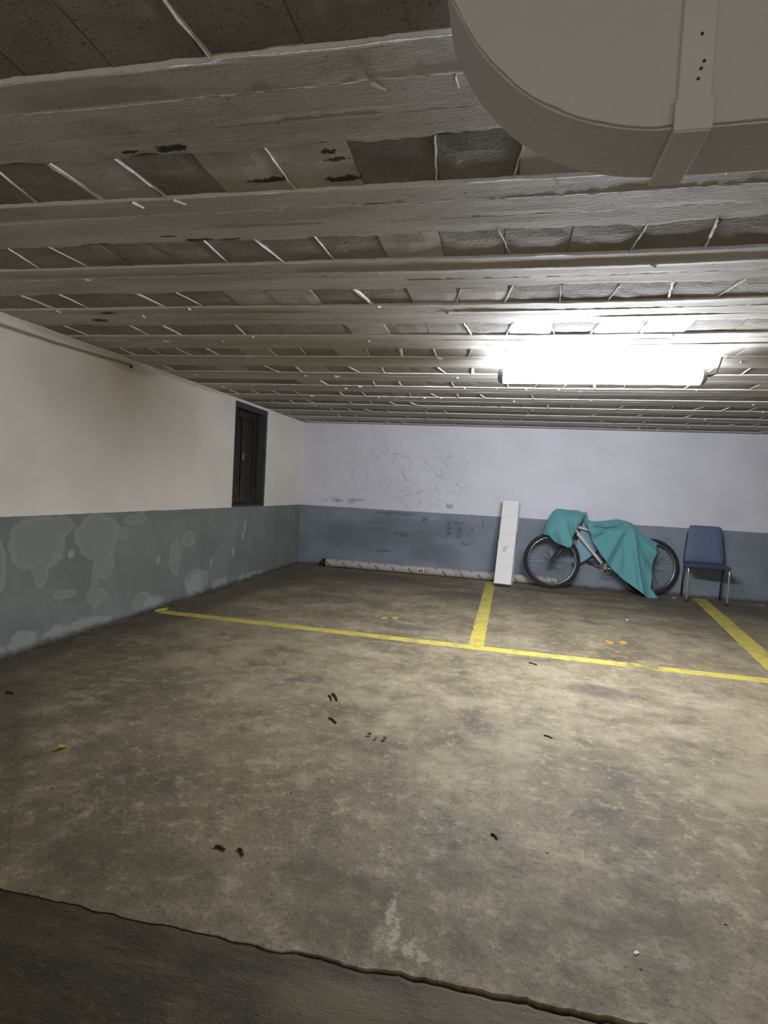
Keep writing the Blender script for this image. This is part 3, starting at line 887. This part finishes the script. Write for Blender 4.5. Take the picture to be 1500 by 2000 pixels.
def sad(u, v):
    x = .635 + .27*u; w = .010 + .034*max(0, (u-.35)/.65)**1.2 + .008*u
    a = PI*v; return (x, -w*math.cos(a), .800 + .022*math.sin(a) + .018*u*u - .008*math.sin(PI*u))
mb.grid(sad, 10, 8); mb.grid(lambda u, v: tuple(sad(u, 0)[i]*(1-v) + sad(u, 1)[i]*v for i in range(3)), 10, 2)
mb.tube([(.785,0,.78), (.80,0,.85)], .012, 8)
mb.obj('saddle', M_BLACK, bike, smooth=True)
mb = MB(); mb.torus((.655,-.045,.300), .078, .0045, 36, 6); mb.torus((.655,-.045,.300), .060, .0035, 30, 6)
for k in range(5):
    a = 2*PI*k/5; mb.tube([(.655,-.045,.300), (.655+.075*math.cos(a), -.045, .300+.075*math.sin(a))], .005, 6)
autosmooth(mb.obj('chainring', M_CHR, bike))
for s_, sg in ((-1, 1), (1, -1)):
    mb = MB(); e = (.655 + sg*.150, s_*.062, .300 - sg*.060)
    mb.tube([(.655, s_*.040, .300), (.655, s_*.062, .300), e], [.012,.012,.009], 8)
    mb.obj('crank', M_CHR, bike, smooth=True)
    mb = MB(); mb.box((e[0]-.045, min(e[1]+s_*.008, e[1]+s_*.075), e[2]-.011), (e[0]+.045, max(e[1]+s_*.008, e[1]+s_*.075), e[2]+.011), bev=.004)
    mb.obj('pedal', M_BLACK, bike)

# ------------------------------------------------------------------ teal cloth over the bicycle
def mat_cloth(name, c0, c1):
    t = NT(name); c = t.coord()
    col = t.mix(t.noise(c, 5, 4), c0, c1)
    wv = t.noise(t.scale(c, (1,1,1)), 300, 2)
    t.bump(wv, .0012)
    m = t.out(col, .85, .15)
    t.b.inputs['Sheen Weight'].default_value = .15
    return m
M_TEAL = mat_cloth('teal_cotton', (.110, .315, .330), (.135, .365, .385))  # teal cloth; pale blue lens haze is mixed into both cloth colours
M_TEALR = mat_cloth('faded_teal_reverse', (.22, .36, .44), (.26, .41, .48))
def lerp_path(P, f):
    L = [0]
    for i in range(1, len(P)):
        L.append(L[-1] + math.dist(P[i], P[i-1]))
    d = f*L[-1]
    for i in range(1, len(P)):
        if d <= L[i] + 1e-9:
            q = (d-L[i-1])/max(1e-9, L[i]-L[i-1])
            return tuple(P[i-1][c]*(1-q)+P[i][c]*q for c in range(len(P[0])))
    return P[-1]
def sm(P, n=2):
    for _ in range(n):
        Q = [P[0]]
        for i in range(len(P)-1):
            Q.append(tuple(P[i][c]*.75+P[i+1][c]*.25 for c in range(2))); Q.append(tuple(P[i][c]*.25+P[i+1][c]*.75 for c in range(2)))
        Q.append(P[-1]); P = Q
    return P
def smoothstep(a, b, x):
    x = max(0, min(1, (x-a)/(b-a))); return x*x*(3-2*x)
mb = MB()
# hood over the handlebar ------------------------------------------------
HTOP = sm([(-.122,.664), (-.111,.75), (-.069,.861), (-.015,.965), (.037,1.0), (.10,.992), (.156,.989), (.25,.990), (.327,.978), (.40,.934)], 1)
HBOT = sm([(-.126,.662), (-.071,.655), (-.029,.606), (.065,.545), (.172,.509), (.195,.566), (.217,.675), (.239,.77), (.326,.883), (.402,.930)], 1)
def hood(u, v):
    T = lerp_path(HTOP, u); B = lerp_path(HBOT, u)
    x = T[0]*(1-v)+B[0]*v; z = T[1]*(1-v)+B[1]*v
    env = math.sin(PI*min(1, max(0, u)))**.5 if 0 < u < 1 else 0
    d = .02 + .155*env*math.sin(min(1, v*2.2)*PI/2)
    fold = .038*math.sin(u*17.0 + 1.2*v) * smoothstep(.05, .9, v) * env
    fold += .022*math.sin(u*34 + 2.0 + 2*v) * smoothstep(.3, 1, v) * env
    fold += .010*fbm(x*9, z*5, 1.0)*v
    return (x, -(d + fold), z)
mb.grid(hood, 64, 30)
def hood_back(u, v):
    T = lerp_path(HTOP, u); vv = v*.62
    B = lerp_path(HBOT, u)
    x = T[0]*(1-vv)+B[0]*vv; z = T[1]*(1-vv)+(B[1]+.08)*vv
    env = math.sin(PI*u)**.5 if 0 < u < 1 else 0
    d = -.02 + .115*env*math.sin(min(1, v*2)*PI/2) + .012*math.sin(u*15)*v*env
    return (x, d, z)
mb.grid(hood_back, 48, 16, 1)
# main sheet ---------------------------------------------------------------
MTOP = sm([(.392,.938), (.410,.885), (.45,.862), (.491,.861), (.56,.868), (.622,.878), (.70,.893), (.771,.906), (.86,.893), (.949,.867), (1.043,.765), (1.176,.679), (1.268,.631)], 1)
MBOT = sm([(.366,.925), (.372,.817), (.415,.713), (.487,.558), (.57,.404), (.664,.304), (.797,.181), (.994,.036), (1.079,-.022), (1.14,-.030), (1.205,-.018)], 1)
MRT = sm([(1.268,.631), (1.228,.610), (1.212,.53), (1.195,.443), (1.165,.231), (1.122,.095), (1.155,.061), (1.205,-.018)], 1)
def main(u, v):
    T = lerp_path(MTOP, u); B = lerp_path(MBOT, u); Rr = lerp_path(MRT, v); Lq = lerp_path([MTOP[0], MBOT[0]], v)
    P = []
    for c in (0, 1):
        P.append((1-v)*T[c] + v*B[c] + (1-u)*Lq[c] + u*Rr[c] - ((1-u)*(1-v)*MTOP[0][c] + u*(1-v)*MTOP[-1][c] + (1-u)*v*MBOT[0][c] + u*v*MBOT[-1][c]))
    x, z = P
    d = .018 + .095*math.sin(min(1, v*4.0)*PI/2) * smoothstep(0, .12, u) + .105*smoothstep(.3, 1, v)*smoothstep(.1, .7, u)
    # radiating folds from the saddle (x .86, z .88)
    an = math.atan2(.90 - z, x - .90); r = math.hypot(x-.90, z-.90)
    f = .032*math.sin(an*9.0 + .8) * smoothstep(.06, .35, r) * smoothstep(0, .3, v)
    f += .016*math.sin(an*21 + 1.0) * smoothstep(.2, .6, r)
    # swag between handlebar and saddle: a crescent hollow under the top edge
    sw = math.exp(-((z - (.775 + .9*(x-.60)**2)) / .022)**2) * smoothstep(.44, .52, x) * (1-smoothstep(.80, .90, x))
    f -= .050*sw
    sw2 = math.exp(-((z - (.835 + .5*(x-.58)**2)) / .018)**2) * smoothstep(.44, .52, x) * (1-smoothstep(.70, .80, x))
    f -= .022*sw2
    # sharp ridge running down from the saddle and a gather at the right hem
    f += .034*math.exp(-((x - (.935 + .10*(.87-z))) / .022)**2) * smoothstep(.02, .12, v)
    f -= .020*math.exp(-((x - (1.09 + .05*(.5-z))) / .03)**2) * smoothstep(.35, .7, v)
    f += .010*fbm(x*7, z*7, 3.0)*smoothstep(0, .3, v)
    return (x, -(d + f*smoothstep(0, .1, u)), z)
mb.grid(main, 96, 60)
def main_back(u, v):
    T = lerp_path(MTOP, u)
    drop = .47*(1-smoothstep(.0, .45, u)) + .12
    z = T[1] - drop*v; x = T[0] + (-.13*(1-smoothstep(0, .25, u)))*v
    d = -.015 + (.075 - .045*smoothstep(.3, 1, u))*math.sin(min(1, v*2.5)*PI/2) + .008*math.sin(u*22)*v
    return (x, d, z)
mb.grid(main_back, 60, 24, 1)
cl = mb.obj('cloth', [M_TEAL, M_TEALR], None, smooth=True, fix=False)
cl.matrix_world = BM
md = cl.modifiers.new('thickness', 'SOLIDIFY'); md.thickness = .0022; md.offset = 0
tag(cl, 'teal cotton cloth draped over the leaning bicycle', 'cloth')

# ------------------------------------------------------------------ padded chair
M_VIN = simple('dark_blue_vinyl', (.095, .125, .210), .55, .35, var=.15, sc=12, bump=.002, bsc=120)  # dark blue vinyl, made lighter and bluer by lens haze in the colour
M_SIDE = simple('dark_metal_tube', (.035, .04, .055), .4, .5, .3)
M_LEG = simple('worn_chrome_tube', (.52, .52, .52), .32, .5, .85, var=.3, sc=30)
CM = Matrix.Translation((2.355, 7.02, 0)) @ Matrix.Rotation(math.radians(-8), 4, 'Z')
chair = tag(empty('side_chair', CM), 'dark blue padded side chair with tubular metal legs by the back wall', 'chair')
mb = MB()
def pad(w0, w1, h0, h1, d, n=16, m=14, fn=None, bulge=.012):
    def top(s_):
        def f(u, v):
            a = 2*u-1; b = 2*v-1
            rx = 1 - .04*abs(b)**8; rz = 1 - .04*abs(a)**8
            w = (w0 + (w1-w0)*v)/2; x = a*w*rx; y = (h0+h1)/2 + b*rz*(h1-h0)/2
            e = (1-abs(a)**6)*(1-abs(b)**6)
            return fn(x, y, s_*(d/2*(e**.5 if e > 0 else 0)))
        return f
    mb.grid(top(1), n, m); mb.grid(top(-1), n, m)
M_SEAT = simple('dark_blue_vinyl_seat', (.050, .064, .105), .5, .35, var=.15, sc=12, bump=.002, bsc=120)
# seat, slightly dished with a rolled front edge
pad(.45, .43, -.20, .155, .045, fn=lambda x, y, t: (x, y, .435 + t - .012*math.exp(-((y-.02)/.1)**2) - .018*smoothstep(-.15, -.21, y) + .01*y))
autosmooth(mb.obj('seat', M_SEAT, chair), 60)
mb = MB()
pad(.43, .345, .43, .885, .035, fn=lambda x, z, t: (x, .150 + .055*(z-.43)/.45 - .25*x*x*0 + t, z))
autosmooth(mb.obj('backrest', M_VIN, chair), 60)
for s_ in (-1, 1):
    mb = MB()
    x = s_*.205
    mb.tube([(x, .13, .415), (x, -.12, .412), (x, -.165, .405), (x, -.178, .385), (x, -.18, .34), (x, -.18, .05), (x, -.18, .004)], .0105, 10)
    mb.obj('leg', M_LEG, chair, smooth=True)
    mb = MB(); mb.box((x-.016, -.19, .0), (x+.016, -.145, .026), bev=.004); mb.obj('foot_cap', M_BLACK, chair)
    mb = MB(); mb.tube([(x, .13, .415), (s_*.208, .155, .43), (s_*.203, .168, .55), (s_*.178, .205, .80)], .010, 8); mb.obj('back_frame', M_SIDE, chair, smooth=True)
for s_ in (-1, 1):
    mb = MB(); mb.tube([(s_*.205, .125, .413), (s_*.205, .17, .21), (s_*.205, .205, .004)], .0105, 10); mb.obj('leg', M_SIDE, chair, smooth=True)
    mb = MB(); mb.box((s_*.205-.015, .190, .0), (s_*.205+.015, .220, .026), bev=.004); mb.obj('foot_cap', M_BLACK, chair)
mb = MB(); mb.tube([(-.205, .06, .409), (.205, .06, .409)], .009, 8); mb.obj('cross_bar', M_LEG, chair, smooth=True)

# ------------------------------------------------------------------ litter on the floor
M_TWIG = simple('brown_twig', (.055, .032, .016), .9, .15, var=.3, sc=60)
def twig(p0, p1, r, label, bend=.006, mat=None):
    a = Vector((p0[0], p0[1], 0)); b = Vector((p1[0], p1[1], 0)); c = (a+b)/2; d = b-a
    m = MB(); pts = []; rs = []
    n = Vector((-d.y, d.x, 0)).normalized()
    for i in range(7):
        t = i/6; q = d*(t-.5) + n*bend*math.sin(PI*t*1.3 + .4); pts.append((q.x, q.y, r*.95)); rs.append(r*(1-.35*t) * (1.15 if i in (2, 5) else 1))
    m.tube(pts, rs, 7)
    e = d*.12 + n*.012; m.tube([(d.x*.05, d.y*.05, r), (d.x*.05+e.x*.7, d.y*.05+e.y*.7, r*1.4)], [r*.5, r*.3], 5)
    o = m.obj('twig', mat or M_TWIG); o.location = (c.x, c.y, .0003)
    return tag(o, label, 'twig', 'twigs on the floor')
twig((-.859,2.722), (-.814,2.664), .0045, 'left twig of the touching pair on the pale mid floor')
twig((-.848,2.752), (-.788,2.676), .0055, 'longer right twig of the pair on the pale mid floor')
twig((-.768,2.455), (-.712,2.420), .0045, 'single dark twig just nearer than the twig pair')
twig((.222,3.735), (.275,3.72), .005, 'dark twig just in front of the yellow line near its stall line')
twig((.245,2.612), (.285,2.604), .0035, 'thin twig on pale concrete right of the floor middle')
twig((.02,1.782), (.045,1.770), .0035, 'tiny dark twig nearest the dark slab joint on the right')
twig((-.80,1.463), (-.765,1.468), .004, 'small dark twig near the dark slab, left one of two')
twig((-.73,1.474), (-.700,1.462), .004, 'small dark twig near the dark slab, right one of two')
twig((-2.385,2.195), (-2.335,2.205), .005, 'dark twig far left near the foot of the left wall')
M_LEAF = simple('yellow_dry_leaf', (.50, .33, .07), .7, .2, var=.25, sc=30)
M_LEAFG = simple('olive_dry_leaf', (.20, .19, .03), .7, .2, var=.3, sc=30)
def leaf(x, y, L, w, rot, mat, label, seed=0):
    m = MB()
    def f(u, v):
        t = u; ww = w*math.sin(PI*min(1, max(.0, t*.97+.02)))**.8; b = (v-.5)*2
        return (L*(t-.5), ww*b*.5, .002 + .010*abs(b)**1.5*math.sin(PI*t) + .006*math.sin(PI*t*1.5+seed)**2)
    m.grid(f, 10, 6); m.tube([(-L*.72, 0, .002), (-L*.5, 0, .003), (L*.45, 0, .004)], [.0012, .0010, .0004], 5)
    o = m.obj('dry_leaf', mat, smooth=True, fix=False); o.location = (x, y, .0008); o.rotation_euler.z = rot
    md = o.modifiers.new('thickness', 'SOLIDIFY'); md.thickness = .0006
    return tag(o, label, 'leaf', 'dry leaves on the floor')
leaf(-1.69, 1.818, .050, .022, .9, M_LEAF, 'yellow dry leaf on the floor at far left')
leaf(-.535, 2.345, .022, .013, .2, M_LEAFG, 'olive leaf bit in mid floor, farther left of three', 1)
leaf(-.500, 2.320, .020, .012, 1.4, M_LEAFG, 'olive leaf bit in mid floor, nearest of three', 2)
leaf(-.462, 2.330, .026, .013, 2.2, M_LEAFG, 'olive leaf bit in mid floor, rightmost of three', 3)
M_PAPER_GLINT = simple('white_paper_glint', (.75, .74, .72), .7, .2, var=.05)
def scrap(x, y, s, label, seed):
    m = MB(); m.grid(lambda u, v: ((u-.5)*s*1.8, (v-.5)*s, .001 + s*.35*abs(fbm(u*3+seed, v*3, seed))), 5, 4)
    o = m.obj('scrap_or_glint', M_PAPER_GLINT, fix=False); o.location = (x, y, .0006); o.rotation_euler.z = seed
    md = o.modifiers.new('thickness', 'SOLIDIFY'); md.thickness = .0008
    return tag(o, label, 'scrap', 'paper scraps on the floor')
scrap(2.995, 7.103, .035, 'white scrap on the floor right of the chair', .2)
scrap(1.204, 5.498, .025, 'white scrap on the floor in front of the bicycle', 1.3)
scrap(2.05, 7.06, .028, 'pale scrap on the floor at the left chair foot', 2.1)
scrap(.387, 1.417, .008, 'tiny white speck standing for a floor glint near the slab joint at lower right', .7)  # glint of the floor, drawn as a tiny white scrap
